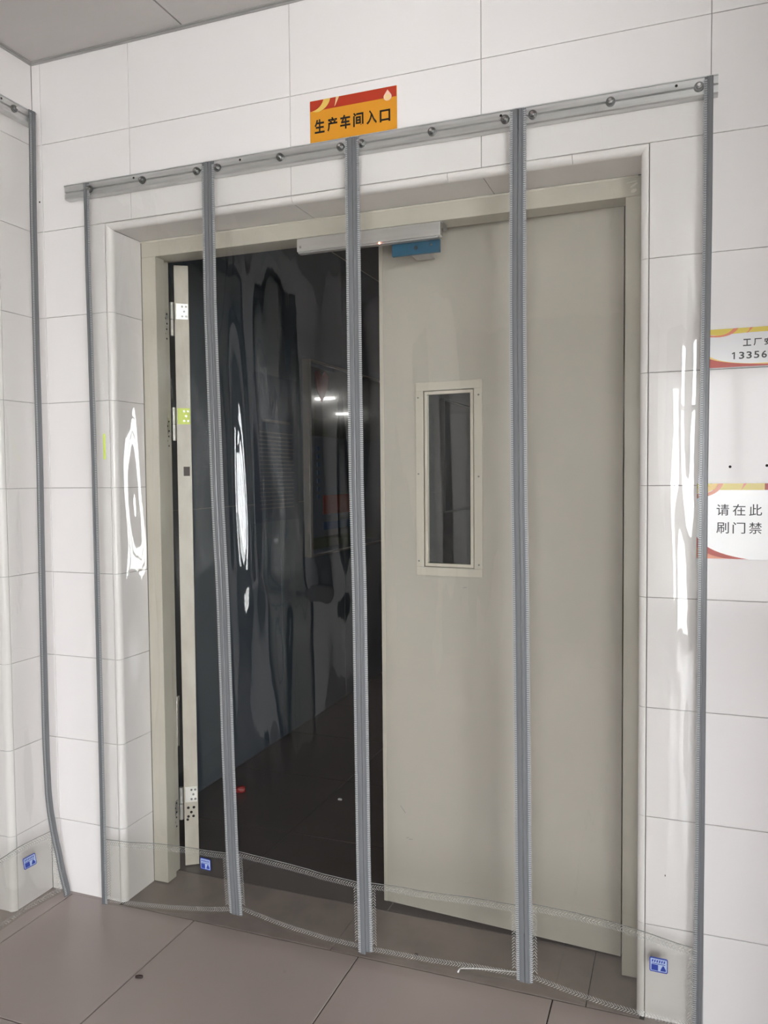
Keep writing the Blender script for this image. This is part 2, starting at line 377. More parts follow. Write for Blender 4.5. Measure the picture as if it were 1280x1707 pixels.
# ------------------------------------------------------------------ door frame
DF = struct(empty('door_1', (.78, .165, 0)))
FL, FR, FT = -.028, 1.580, 2.285
def fr(name, L, m=m_frame, bev=.0015): return boxes(name, L, m, DF, bev)
fr('frame_jamb', [(OL+RR+.001, FL, .165, .218, .003, FT), (OL+RR+.001, FL-.022, .218, .272, .003, FT+.016)])
fr('frame_jamb', [(FR, OR-RR-.001, .165, .245, .004, FT), (FR+.012, OR-RR-.001, .245, .33, .004, FT+.016)])
fr('frame_head', [(OL+RR+.001, OR-RR-.001, .165, .243, FT, OT-RR-.001), (OL+RR+.001, OR-RR-.001, .243, .33, FT+.022, OT-RR-.001)])
# chipped filler bead along the top of the frame
v = []; f = []
xx = OL+RR
i = 0
while xx < OR-RR-.01:
    h = .003+.004*abs(noise.noise(Vector((xx*14, 0, 0)))); d = .003+.004*abs(noise.noise(Vector((xx*9, 3, 0))))
    v += [(xx-.78, -d, OT-RR-.0012), (xx-.78, -.0002, OT-RR-.002-h), (xx-.78, -.0002, OT-RR-.0012)]
    if i: a = 3*(i-1); b = 3*i; f += [(a, b, b+1, a+1), (a+1, b+1, b+2, a+2), (a+2, b+2, b, a)]
    i += 1; xx += .012
link('paint_bead', pydata('paint_bead', v, f), m_bead, DF)
# plaster smears at the upper right frame corner
for (x, z, w, h, r) in ((1.597, 2.325, .030, .004, .1), (1.603, 2.316, .022, .006, .5), (1.603, 2.300, .016, .010, .2)):
    c, s_ = math.cos(r), math.sin(r)
    vv = [((x-.78)+c*a*w/2-s_*b*h/2, -.0012, z+s_*a*w/2+c*b*h/2) for a, b in ((-1, -.6), (0, -1), (1, -.3), (.9, .8), (-.2, 1), (-.9, .5))]
    vv += [(a, -.0001, c_) for a, b, c_ in vv]
    ff = [tuple(range(6)), tuple(range(11, 5, -1))]+[(i, (i+1) % 6, 6+(i+1) % 6, 6+i) for i in range(6)]
    link('plaster_smear', pydata('plaster_smear', vv, ff), m_bead, DF)
# hinge plates on the frame rebate
for zc in (2.085, 1.69, .25):
    pl = boxes('frame_hinge_plate', [(FL-.022, FL-.0205, .227, .265, zc-.03, zc+.025)], m_hinge, DF)
    for dy, dz in ((.262, .015), (.280, .015), (.271, -.002), (.262, -.02), (.280, -.02)):
        cyl('screw_hole', (FL-.0206, dy-.025, zc+dz), (FL-.0199, dy-.025, zc+dz), .0035, m_hole, DF, 10)
        cyl('screw_hole', (FL-.0222, dy-.025, zc+dz-.055), (FL-.0214, dy-.025, zc+dz-.055), .0035, m_hole, DF, 10)

# ------------------------------------------------------------------ right door leaf (ajar)
pr = Vector((1.571, .247, 0)); plf = Vector((.772, .309, 0)); ang = math.atan2(pr.y-plf.y, pr.x-plf.x); LW = (pr-plf).length
RL = empty('door_leaf', (plf.x, plf.y, .012), 'beige steel door leaf standing ajar with a tall glass window', 'door leaf', None, ang)
def rb(name, L, m, bev=0.0, parent=RL):
    return boxes(name, L, m, parent, bev, off=(0, 0, 0))
LH = 2.302-.012
wx0, wx1, wz0, wz1 = .150, .345, 1.180, 1.764       # opening for the window in leaf coordinates
rb('leaf_panel', [(0, wx0, 0, .05, 0, LH), (wx1, LW, 0, .05, 0, LH), (wx0, wx1, 0, .05, 0, wz0), (wx0, wx1, 0, .05, wz1, LH)], m_beige)
rb('edge_fold', [(-.0015, .012, -.0025, 0.0, 0, LH)], m_frame, .0008)
fx0, fx1, fz0, fz1 = .131, .363, 1.151, 1.793; fb = .028
rb('window_frame', [(fx0, fx1, -.006, 0, fz1-fb, fz1), (fx0, fx1, -.006, 0, fz0, fz0+fb), (fx0, fx0+fb, -.006, 0, fz0+fb, fz1-fb), (fx1-fb, fx1, -.006, 0, fz0+fb, fz1-fb)], m_frame, .0012)
gx0, gx1, gz0, gz1 = fx0+fb+.003, fx1-fb-.003, fz0+fb+.003, fz1-fb-.003; gb = .010
rb('glazing_bead', [(gx0, gx1, -.004, .012, gz1-gb, gz1), (gx0, gx1, -.004, .012, gz0, gz0+gb), (gx0, gx0+gb, -.004, .012, gz0+gb, gz1-gb), (gx1-gb, gx1, -.004, .012, gz0+gb, gz1-gb)], m_frame_l, .0008)
rb('glass_pane', [(gx0+.004, gx1-.004, .008, .012, gz0+.004, gz1-.004)], m_dglass)
for x, z in ((fx0+.010, fz1-.05), (fx1-.012, fz1-.05), (fx0+.010, 1.49), (fx1-.012, 1.48), (fx0+.010, fz0+.048), (fx1-.012, fz0+.042)):
    cyl('frame_screw', Vector((x, -.0085, z)), Vector((x, -.0055, z)), .0028, m_bolt, None, 10).parent = RL
for (x, z, l, a) in ((.072, .335, .030, -.9), (.10, .235, .014, .1), (.088, .238, .01, .3), (.0, .9, .012, .4), (.30, 1.115, .014, .2)):
    c, s_ = math.cos(a)*l/2, math.sin(a)*l/2
    me = pydata('scuff', [(x-c, -.0006, z-s_), (x+c, -.0006, z+s_), (x+c+.001, -.0006, z+s_+.0022), (x-c+.001, -.0006, z-s_+.002), (x-c, .001, z-s_), (x+c, .001, z+s_)], [(0, 1, 2, 3), (0, 4, 5, 1)])
    link('scuff', me, m_grout, RL)
# ------------------------------------------------------------------ left door leaf, swung open
hp = Vector((-.046, .300, .003)); dirv = Vector((-.560, .828, 0)).normalized(); la = math.atan2(dirv.y, dirv.x)
LLf = empty('door_leaf', hp, 'cream edged door leaf swung wide open at the left jamb', 'door leaf', None, la)
# leaf coordinates: x along the leaf away from the hinge edge, y to its left (-y faces the passage)
T = .052
rb('leaf_panel', [(.004, .600, -T, 0, 0, 2.286)], m_beige, .001, LLf)
rb('leaf_edge', [(0, .004, -T, 0, 0, 2.286)], m_frame_l, .001, LLf)
boxes('closer_rod', [], m_steel, LLf) if False else None
def hinge(parent, z, mt):
    pl = rb('hinge_plate', [(-.003, .0, -.050, -.004, z-.030, z+.030)], mt, .001, parent)
    for dy, dz in ((-.028, .018), (-.042, .018), (-.035, 0), (-.028, -.018), (-.042, -.018)):
        cyl('screw', (-.0044, dy, z+dz), (-.0025, dy, z+dz), .0042, m_bolt, None, 12).parent = pl
    for z0, z1 in ((z-.030, z+.032), (z-.092, z-.032)):
        cyl('hinge_knuckle', (-.004, .010, z0), (-.004, .010, z1), .0075, m_hinge, None, 16).parent = parent
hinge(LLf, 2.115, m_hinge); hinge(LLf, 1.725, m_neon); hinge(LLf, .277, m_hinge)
for dy, dz in ((-.015, -.052), (-.036, -.052), (-.026, -.070), (-.015, -.086), (-.034, -.086), (-.012, -.098)):
    o = cyl('old_screw_hole', (-.0006, dy, .277+dz), (.001, dy, .277+dz), .0052, m_hole, None, 10); o.parent = LLf
rb('tape_scrap', [(-.001, 0, -.045, -.022, 1.50, 1.535)], m_brown, 0, LLf)
# telescopic bolt tube in the gap by the jamb
tb = cyl('gas_strut', (-.062, .286, .475), (-.060, .285, .655), .008, m_steel)
tag(tb, 'slim chrome strut standing in the dark gap beside the open leaf', 'strut')
cyl('strut_rod', (-.060, .285, .655), (-.071, .283, .78), .003, m_steel, tb)
cyl('strut_cap', (-.060, .285, .650), (-.060, .285, .668), .010, m_steel, tb)

# ------------------------------------------------------------------ magnetic lock and blue filmed plate
ml = empty('door_magnet', (.795, .165, 2.212), 'silver electromagnetic lock bar with red light under the frame head', 'door lock')
boxes('lock_body', [(.549, 1.037, .135, .164, 2.232, 2.274)], m_alu, ml, .0015)
boxes('mounting_plate', [(.55, 1.036, .1642, .215, 2.266, 2.284)], m_angle, ml, .001)
boxes('end_cap', [(1.0375, 1.040, .137, .162, 2.234, 2.272)], m_steel, ml, .0005)
boxes('under_cover', [(.552, 1.03, .139, .160, 2.227, 2.2315)], m_angle, ml)
cyl('status_light', (.838, .138, 2.229), (.838, .1345, 2.229), .0026, m_led, ml, 12)
cyl('cover_screw', (.562, .1352, 2.246), (.562, .1335, 2.246), .004, m_steel, ml, 12)
ap = empty('armature_plate', (.95, .17, 2.18), 'blue filmed metal plate just below the silver lock bar', 'lock plate')
boxes('plate_body', [(.868, 1.026, .170, .182, 2.192, 2.231)], m_blue, ap, .001)
boxes('plate_arm', [(.92, .98, .182, .272, 2.20, 2.21)], m_angle, ap)
cyl('plate_bolt', (.948, .171, 2.212), (.948, .1685, 2.212), .006, m_hole, ap, 14)
cyl('plate_screw', (.998, .171, 2.216), (.998, .169, 2.216), .003, m_steel, ap, 12)

# ------------------------------------------------------------------ rails
def sweep_x(name, prof, x0, x1, m, parent=None, off=Vector(), axis='x'):
    n = len(prof); v = []
    for x in (x0, x1):
        for (y, z) in prof: v.append((x, y, z) if axis == 'x' else (-y, x, z))
    v = [Vector(a)-off for a in v]
    f = [(i, (i+1) % n, n+(i+1) % n, n+i) for i in range(n)]+[tuple(range(n)), tuple(range(2*n-1, n-1, -1))]
    return link(name, pydata(name, v, f), m, parent)
def rail(name, x0, x1, zc, bolts, holes, label, axis='x', X=0.0):
    R = empty(name, ((x0+x1)/2, 0, zc) if axis == 'x' else (X, (x0+x1)/2, zc), label, 'rail')
    w = .030
    P = [(-.001, zc+.026), (-w-.004, zc+.0245), (-w-.004, zc+.022), (-w, zc+.021), (-w, zc+.0035), (-w+.007, zc+.0015), (-w+.007, zc-.0015), (-w, zc-.0035), (-w, zc-.019), (-w+.004, zc-.022), (-.004, zc-.022), (-.001, zc-.019)]
    if axis == 'x': sweep_x('rail_profile', P, x0, x1, m_zinc, R, R.location)
    else:
        n = len(P); v = [Vector((X-y, yy, z))-R.location for yy in (x0, x1) for (y, z) in P]
        f = [(i, (i+1) % n, n+(i+1) % n, n+i) for i in range(n)]+[tuple(range(n)), tuple(range(2*n-1, n-1, -1))]
        link('rail_profile', pydata('rail_profile', v, f), m_zinc, R)
    def at(t, d, z): return Vector((t, -d, z)) if axis == 'x' else Vector((X+d, t, z))
    for b in bolts:
        wsh = cyl('washer', at(b, w-.001, zc), at(b, w+.0065, zc), .0125, m_bolt, R, 24, .0115)
        c = at(b, 0, zc)
        for nm, d0, d1, r, sg, mm in (('nut', w+.0065, w+.0125, .0078, 6, m_bolt), ('bolt_end', w+.0125, w+.0165, .0042, 14, m_steel)):
            o = cyl(nm, at(b, d0, zc)-R.location, at(b, d1, zc)-R.location, r, mm, None, sg); o.parent = wsh
    for h in holes: cyl('rail_hole', at(h, w-.002, zc+.013), at(h, w+.0006, zc+.013), .0036, m_hole, R, 12)
    return R
rail('curtain_rail', -.250, 1.816, 2.472, [-.142, .073, .281, .358, .580, .782, .849, 1.065, 1.275, 1.351, 1.555, 1.771], [.037, .439, 1.263, 1.717], 'galvanised curtain rail with bolts across the wall above the doorway')
rail('curtain_rail', -1.75, -.015, 2.742, [-.115, -.34, -.56, -.68, -.9, -1.12], [-.165, -.5, -.95], 'galvanised curtain rail on the left wall near the ceiling corner', 'y', XC)

# ------------------------------------------------------------------ curtain panels
def interp(tab, z):
    if z >= tab[0][0]: return tab[0][1]
    for (za, a), (zb, b) in zip(tab, tab[1:]):
        if z >= zb:
            t = (z-zb)/(za-zb); t = t*t*(3-2*t)*.35+t*.65
            return b+(a-b)*t
    return tab[-1][1]
XS = {   # strip line: z -> x (at y = -.05)
 1: [(2.49, -.139), (2.218, -.140), (1.9, -.137), (1.57, -.134), (.56, -.134), (.0, -.135)],
 2: [(2.49, .336), (2.057, .336), (1.49, .349), (1.065, .365), (.657, .372), (.323, .381), (.0, .396)],
 3: [(2.49, .827), (2.0, .828), (1.485, .830), (1.126, .837), (.39, .841), (.0, .846)],
 4: [(2.49, 1.315), (1.97, 1.313), (1.48, 1.316), (1.15, 1.321), (.47, 1.327), (.0, 1.332)],
 5: [(2.49, 1.794), (2.157, 1.794), (1.48, 1.790), (.54, 1.790), (.0, 1.787)]}
YS = {
 1: [(2.49, -.036), (2.0, -.048), (1.4, -.058), (.8, -.055), (0, -.045)],
 2: [(2.49, -.036), (2.0, -.052), (1.4, -.072), (.8, -.062), (0, -.050)],
 3: [(2.49, -.036), (2.0, -.052), (1.4, -.066), (.8, -.060), (0, -.050)],
 4: [(2.49, -.036), (2.0, -.050), (1.4, -.056), (.8, -.055), (0, -.050)],
 5: [(2.49, -.036), (2.0, -.045), (1.4, -.052), (.8, -.050), (0, -.048)]}
def g(u, c, w): return math.exp(-((u-c)/w)**2)
def line(k, z, dx=0.0):
    y = interp(YS[k], z); x = interp(XS[k], z)
    x += (x-1.747)*(y+.05)/2.2
    return Vector((x+dx, y, z))
SW = .0205
def fold(i, u, z):
    """y offset of the sheet (negative = towards the room)"""
    e = math.sin(math.pi*min(1, max(0, u)))**.6 if 0 < u < 1 else 0.0
    hang = min(1.0, max(0.0, (2.47-z)/.35))
    n1 = noise.noise(Vector((u*2.2+i*7.3, z*1.1, i*3.1)))*.016
    n2 = noise.noise(Vector((u*6+i*11.1, z*2.3, i*5.7)))*.0045
    n3 = noise.noise(Vector((u*15+i*2.1, z*3.5, i*1.7)))*.0009
    y = (n1+n2+n3)
    if i == 1:
        # the sheet bellies out beside the first strip, then falls back towards the opening
        x = u*.48; gz = math.exp(-(abs(z-1.22)/.80)**2.4)
        y += (.033*math.erf((x-.135)/.050)+.012)*gz*(1-max(0, (u-.45)/.55))
        y += .0016*math.sin(x*70+2.2*math.sin(z*5))*g(u, .35, .25)*gz
        y += -.010*g(u, .80, .12)*g(z, 1.0, .5)
    if i == 2:
        y += .034*g(u, .24, .15)*g(z, 1.38, .42)
        y += .007*math.sin(u*46)*g(u, .14, .14)*g(z, 1.45, .35)
        y += .012*g(u, .85, .10)*g(z, 1.35, .30)
        y += -.012*math.tanh((z-1.135-.25*(u-.65)**2)/.035)*g(z, 1.13, .12)*g(u, .55, .42)
    if i == 3:
        y += .012*g(u, .08, .08)*g(z, 1.75, .25)
        y += -.010*g(u, .93, .07)*g(z, 1.1, .35)
        y *= .6
    if i == 4:
        y += .010*g(u, .06, .06)*g(z, 1.2, .35)
        y = y*.35+.0009*math.sin(u*60+1.6*math.sin(z*4.1)+1.1*math.sin(z*9.3))*g(u, .86, .12)*4
        y = y*.25-.016*math.exp(-((u-.86)/.085)**2)*(1-.3*math.cos(z*5))*g(z, 1.35, 1.0)
    low = min(1.0, z/.35)
    return y*e*hang*(.35+.65*low)
BOT = {1: (.010, .075), 2: (.085, .042), 3: (.040, .060), 4: (.062, .016)}    # sheet bottom z, left / right
TOPZ = 2.484
def surf(i, u, v):
    """v: 0 bottom .. 1 top"""
    zl, zr = BOT[i]
    zb = zl+(zr-zl)*u - .012*math.sin(math.pi*u)*(1 if i != 3 else .2)
    z = zb+(TOPZ-zb)*v
    a = line(i, z, SW*.5 if i > 1 else 0.0); b = line(i+1, z, -SW*.5 if i < 4 else 0.0)
    p = a.lerp(b, u); p.y += fold(i, u, z)+.0015
    if p.y > -.012 and z > 2.38: p.y = -.012
    deep = min(1, max(0, (p.x+.07)/.12))*min(1, max(0, (1.60-p.x)/.12))*min(1, max(0, (2.30-z)/.3))   # over the opening it may sway inwards
    p.y = min(p.y, (-.010+.07*deep) if z < 2.4 else -.0345)
    return p
def zsurf(i, u, z, d=0.0):
    zl, zr = BOT[i]; zb = zl+(zr-zl)*u-.012*math.sin(math.pi*u)*(1 if i != 3 else .2)
    p = surf(i, u, (z-zb)/(TOPZ-zb)); p.y -= d; return p
def ribbed_strip(name, path, off, m, parent, nx=Vector((1, 0, 0)), ny=Vector((0, -1, 0)), w=SW):
    """path of centre points; ribbed cross-section"""
    prof = [(-.5, 0), (-.5, .0022), (-.24, .0024), (-.20, .0040), (-.13, .0040), (-.10, .0026), (.02, .0026), (.05, .0042), (.40, .0046), (.47, .0036), (.5, .002), (.5, 0)]
    n = len(prof); v = []; f = []
    for p in path:
        for (a, b) in prof: v.append(p+nx*(a*w)+ny*b-off)
    for k in range(len(path)-1):
        for j in range(n):
            q = (j+1) % n; f.append((k*n+j, k*n+q, (k+1)*n+q, (k+1)*n+j))
    f.append(tuple(range(n))); f.append(tuple(range(len(v)-1, len(v)-1-n, -1)))
    return link(name, pydata(name, v, f), m, parent)
def stitches(pathf, z0, z1, a0, a1, parent, off, nx, ny, pitch=.0058, h=.0034, hgt=.0016, base=.0022):
    v = []; f = []; z = z0
    while z < z1-h:
        p = pathf(z); p2 = pathf(z+h)
        b = len(v)
        for q in (p, p2):
            for a, c in ((a0, base-.001), (a1, base-.001), (a1, base+hgt), (a0, base+hgt)): v.append(q+nx*a+ny*c-off)
        f += [(b+0, b+1, b+5, b+4), (b+1, b+2, b+6, b+5), (b+2, b+3, b+7, b+6), (b+3, b+0, b+4, b+7), (b+0, b+3, b+2, b+1), (b+4, b+5, b+6, b+7)]
        z += pitch
    o = link('stitching', pd_raw('stitching', v, f), m_strip_l, parent); o['kind'] = 'stuff'; return o
def chevrons(fn, s0, s1, n, half, parent, off, along, w=.0022, lean=.6):
    """V-shaped embossed weld marks; fn(s,t)->point on the sheet, s along the weld, t across it (-1..1)"""
    v = []; f = []
    ds = (s1-s0)/n
    for k in range(n):
        s = s0+ds*(k+.5)
        for side in (-1, 1):
            p = [fn(s+ds*lean*along, side*.08), fn(s-ds*lean*.6*along, side*1.0), fn(s-ds*lean*.6*along+ds*.38, side*1.0), fn(s+ds*lean*along+ds*.38, side*.08)]
            b = len(v); v += [q-off for q in p]; f.append((b, b+1, b+2, b+3))
    o = link('weld_seam', pd_raw('weld_seam', v, f), m_weld, parent); o['kind'] = 'stuff'; return o
def label_sticker(parent, fn, off, w=.046, h=.040):
    """small blue printed maker's label lying on the sheet; fn(a,b) a,b in 0..1"""
    P = Vector((0, 0, 0))
    def quad(nm, a0, b0, a1, b1, m, d, par, pts=None):
        pts = pts or ((a0, b0), (a1, b0), (a1, b1), (a0, b1))
        n = len(pts); v = [fn(a, b, d)-off for a, b in pts]+[fn(a, b, d-.0005)-off for a, b in pts]
        f = [tuple(range(n)), tuple(range(2*n-1, n-1, -1))]+[(i, (i+1) % n, n+(i+1) % n, n+i) for i in range(n)]
        return link(nm, pydata(nm, v, f), m, par)
    ch = [(.06, 0), (.94, 0), (1, .08), (1, .92), (.94, 1), (.06, 1), (0, .92), (0, .08)]
    s = quad('maker_label', 0, 0, 1, 1, m_lblue, .0012, parent, ch); s['label'] = 'small blue and white printed label'
    s.parent = parent
    quad('label_field', 0, 0, 1, 1, m_lpale, .0016, s, [(.08, .08), (.92, .08), (.95, .12), (.95, .88), (.92, .92), (.08, .92), (.05, .88), (.05, .12)])
    quad('label_block', .10, .12, .47, .52, m_lblue, .0020, s)
    for k in range(6): quad('label_mark', .12+.13*k, .70, .12+.13*k+.085, .86, m_lblue, .0020, s, [(.12+.13*k, .66), (.19+.13*k, .70), (.21+.13*k, .86), (.13+.13*k, .82)])
    quad('label_mark', .12, .56, .86, .60, m_lblue, .0020, s)
    quad('label_drop', 0, 0, 0, 0, m_lblue, .0020, s, [(.60, .14), (.88, .14), (.90, .24), (.78, .50), (.72, .50), (.62, .26)])

PL = {1: 'leftmost clear panel of the curtain over the doorway, overhanging white tiles and open leaf',
      2: 'clear curtain panel hanging over the dark open half of the doorway',
      3: 'clear curtain panel hanging in front of the small door window',
      4: 'rightmost clear curtain panel of the doorway, beside the wall notices'}
NX = Vector((1, 0, 0)); NY = Vector((0, -1, 0))
for i in (1, 2, 3, 4):
    top = line(i, 2.48)
    C = empty('clear_curtain', ((line(i, 2.4).x+line(i+1, 2.4).x)/2, -.05, 0), PL[i], 'curtain', 'clear strip curtain panels over the doorway')
    del C['group']
    off = C.location.copy()
    NU, NV = 64, 230
    v = []; f = []
    for b in range(NV+1):
        for a in range(NU+1): v.append(surf(i, a/NU, b/NV)-off)
    for b in range(NV):
        for a in range(NU):
            q = b*(NU+1)+a; f.append((q, q+1, q+NU+2, q+NU+1))
    me = pd_raw('clear_sheet', v, f, True); link('clear_sheet', me, m_film, C)
    # reinforced skirt: second layer with embossed seams round it
    zt = lambda u: {1: .236+.035*u, 2: .283-.030*u, 3: .258+.012*u, 4: .282-.045*u+.012*math.sin(math.pi*u)}[i]
    ul, ur = .012, .988
    v = []; f = []; NS = 40
    for b in range(9):
        for a in range(NS+1):
            u = ul+(ur-ul)*a/NS; zl, zr = BOT[i]; zb = zl+(zr-zl)*u-.012*math.sin(math.pi*u)*(1 if i != 3 else .2)+.002
            v.append(zsurf(i, u, zb+(zt(u)+.008-zb)*b/8, .0016)-off)
    for b in range(8):
        for a in range(NS):
            q = b*(NS+1)+a; f.append((q, q+1, q+NS+2, q+NS+1))
    sk = link('skirt', pd_raw('skirt', v, f, True), m_skirt, C)
    v = []; f = []
    for a in range(NS+1):
        u = ul+(ur-ul)*a/NS
        for dz, d in ((.0075, .0012), (.0092, .0012), (.0092, .0032), (.0075, .0032)): v.append(zsurf(i, u, zt(u)+dz, d)-off)
    for a in range(NS):
        for j in range(4):
            q = (j+1) % 4; f.append((4*a+j, 4*a+q, 4*a+4+q, 4*a+4+j))
    link('skirt_edge', pd_raw('skirt_edge', v, f), m_edge, C)
    wd = (line(i+1, .2).x-line(i, .2).x); hu = .0075
    zbot = lambda u: BOT[i][0]+(BOT[i][1]-BOT[i][0])*u+.020-.012*math.sin(math.pi*u)*(1 if i != 3 else .2)
    chevrons(lambda s, t: zsurf(i, s, zt(s)-.004+t*hu, .0028), .025, .975, int(wd/.0088), hu, C, off, -1)
    chevrons(lambda s, t: zsurf(i, s, zbot(s)+t*hu, .0028), .025, .975, int(wd/.0088), hu, C, off, 1)
    for u0 in (.040, .960):
        chevrons(lambda s, t: zsurf(i, u0+t*hu/wd, s, .0028), zbot(u0)+.01, zt(u0)-.012, 20, hu, C, off, 1)
    # magnetic strips at both side edges with stitched welds
    zb = {1: (.012, .078), 2: (.078, .040), 3: (.050, .060), 4: (.060, .006)}[i]
    for sd in (0, 1):
        k = i+sd
        dx = (SW*.52 if sd == 0 else -SW*.52)
        if (i, sd) == (1, 0) or (i, sd) == (4, 1): dx = 0
        sx = -1 if sd == 0 else 1
        flip = (-1 if sd else 1)
        pf = lambda z, k=k, dx=dx: line(k, z, dx)
        zs = [zb[sd]+(2.492-zb[sd])*t/60 for t in range(61)]
        s_ = ribbed_strip('magnetic_strip', [pf(z) for z in zs], off, m_strip, C, Vector((sx*1.0, 0, 0)), NY)
        e0 = (.0035 if sd == 0 else -.0125)
        stitches(pf, zb[sd]+.004, 2.486, e0, e0+.009, s_, off, NX, NY)
    if i == 1: label_sticker(C, lambda a, b, d: zsurf(1, .772+a*.08, .208+b*.038, d+.003), off)
    if i == 4: label_sticker(C, lambda a, b, d: zsurf(4, .728+a*.103, .166+b*.040, d+.003), off)

# curtain on the left wall: one panel beside the corner, a second nearer the camera
LXS = [(2.77, .036), (2.3, .050), (1.5, .058), (.6, .056), (.32, .056), (.118, .075), (0.0, .092)]      # distance from wall
LYS = [(2.77, -.040), (2.318, -.062), (1.907, -.068), (1.07, -.075), (.586, -.077), (.40, -.072), (.25, -.058), (.118, -.042), (0.01, -.030)]
def lline(z, w=0.0, s=0.0):
    x = XC+interp(LXS, z)*(1-s)+s*.052; y = interp(LYS, z)*(1-s)+s*(-.07)-w
    return Vector((x, y, z))
def lsurf(j, u, z, d=0.0):
    y0, y1 = (0.0, .50) if j == 0 else (.532, 1.032)
    s = 1.0 if j else u
    p = lline(z, y0+(y1-y0)*u, min(1, s*1.3))
    e = math.sin(math.pi*u)**.7 if 0 < u < 1 else 0
    hang = min(1, max(0, (2.75-z)/.4))
    p.x += e*hang*(noise.noise(Vector((u*2.4+j*3, z*1.1, 9.1)))*.018+noise.noise(Vector((u*7+j*3, z*2.3, 4.1)))*.004)+d
    p.x = max(p.x, XC+.012)
    if z > 2.7: p.x = max(p.x, XC+.0345)
    return p
LPL = ['clear curtain panel on the left wall whose grey strip kicks out at floor', 'second clear curtain panel of the left wall rail, away from the corner']
for j in (0, 1):
    C = empty('clear_curtain', (XC+.05, -.3-.52*j, 0), LPL[j], 'curtain'); off = C.location.copy()
    NU, NV = 48, 160; v = []; f = []
    for b in range(NV+1):
        for a in range(NU+1): v.append(lsurf(j, a/NU, .02+(2.757-.02)*b/NV)-off)
    for b in range(NV):
        for a in range(NU): q = b*(NU+1)+a; f.append((q, q+1, q+NU+2, q+NU+1))
    link('clear_sheet', pd_raw('clear_sheet', v, f, True), m_film, C)
    v = []; f = []
    for b in range(9):
        for a in range(25): v.append(lsurf(j, .015+.97*a/24, .022+.228*b/8, .0016)-off)
    for b in range(8):
        for a in range(24): q = b*25+a; f.append((q, q+1, q+26, q+25))
    link('skirt', pd_raw('skirt', v, f, True), m_skirt, C)
    v = []; f = []
    for a in range(41):
        for dz, d in ((0, .0012), (.0017, .0012), (.0017, .0032), (0, .0032)): v.append(lsurf(j, .015+.97*a/40, .250+dz, d)-off)
    for a in range(40):
        for q in range(4): f.append((4*a+q, 4*a+(q+1) % 4, 4*a+4+(q+1) % 4, 4*a+4+q))
    link('skirt_edge', pd_raw('skirt_edge', v, f), m_edge, C)
    hu = .0075
    for zz, al in ((.238, -1), (.038, 1)): chevrons(lambda s, t: lsurf(j, s, zz+t*hu, .0028), .04, .97, 52, hu, C, off, al)
    for u0 in (.045, .955): chevrons(lambda s, t: lsurf(j, u0+t*hu/.5, s, .0028), .05, .228, 20, hu, C, off, 1)
    for sd in (0, 1):
        u0 = 0.0 if sd == 0 else 1.0
        zlo = .003 if (j == 0 and sd == 0) else .02
        zs = [zlo+(2.765-zlo)*t/70 for t in range(71)]
        dy = 0
        pth = [lsurf(j, u0, z) for z in zs]
        s_ = ribbed_strip('magnetic_strip', pth, off, m_strip, C, Vector((0, 1 if sd == 0 else -1, 0)), Vector((1, 0, 0)), .029)
        stitches(lambda z: lsurf(j, u0, z), zlo+.005, 2.76, -.0115 if sd == 0 else .004, -.004 if sd == 0 else .0115, s_, off, Vector((0, 1, 0)), Vector((1, 0, 0)))
    if j == 0: label_sticker(C, lambda a, b, d: lsurf(0, .275-.10*a+.0, .166+b*.040, d+.003), off)

# ------------------------------------------------------------------ signs
def flat(name, pts, y, m, parent, off, t=.0006):
    n = len(pts); v = [Vector((x, y, z))-off for x, z in pts]+[Vector((x, y+t, z))-off for x, z in pts]
    f = [tuple(range(n)), tuple(range(2*n-1, n-1, -1))]+[(i, (i+1) % n, n+(i+1) % n, n+i) for i in range(n)]
    return link(name, pydata(name, v, f), m, parent)
def text(body, x, z, w, y, m, parent, off, bold=0.0, sx=1.0, name='lettering', h=None):
    cu = bpy.data.curves.new('lettering', 'FONT'); cu.body = body; cu.size = 1; cu.extrude = .004; cu.offset = bold; cu.resolution_u = 3
    o = bpy.data.objects.new('tmp', cu); COL.objects.link(o); bpy.context.view_layer.update()
    dg = bpy.context.evaluated_depsgraph_get(); me = bpy.data.meshes.new_from_object(o.evaluated_get(dg))
    bpy.data.objects.remove(o)
    if not me.vertices: return None
    xs = [q.co.x for q in me.vertices]; ys = [q.co.y for q in me.vertices]; k = w/(max(xs)-min(xs)); kz = (h/(max(ys)-min(ys))) if h else k
    x0, y0 = min(xs), min(ys)
    for q in me.vertices:
        a, b, c = q.co; q.co = Vector((x+(a-x0)*k, y-(c+.004)*.08, z+(b-y0)*kz))-off
    me.name = name; me.materials.clear(); me.materials.append(m)
    return link(name, me, m, parent)
def bez(p0, p1, p2, n=10): return [((1-t)**2*p0[0]+2*t*(1-t)*p1[0]+t*t*p2[0], (1-t)**2*p0[1]+2*t*(1-t)*p1[1]+t*t*p2[1]) for t in [k/n for k in range(n+1)]]
s1 = empty('wall_sign', (.81, 0, 2.50), 'orange sign with red band and black characters above the rail', 'sign'); o1 = s1.location.copy()
X0, X1, Z0, Z1 = .670, .950, 2.4995, 2.634
boxes('board', [(X0, X1, -.005, -.0018, Z0, Z1)], m_orange, s1, .0006)
flat('red_band', [(X0+.0008, Z1-.001), (X0+.0008, 2.603), (X1-.0008, 2.603), (X1-.0008, Z1-.001)], -.0056, m_red, s1, o1)
flat('leaf_motif', bez((X0+.008, 2.6025), (.708, 2.607), (.716, Z1-.001))+bez((.738, Z1-.001), (.732, 2.606), (.700, 2.598))+[(X0+.02, 2.5985)], -.0062, m_yel, s1, o1)
flat('leaf_motif', [(.757, Z1-.001), (.767, Z1-.001), (.756, 2.612), (.752, 2.606), (.754, 2.614)], -.0062, m_cream, s1, o1)
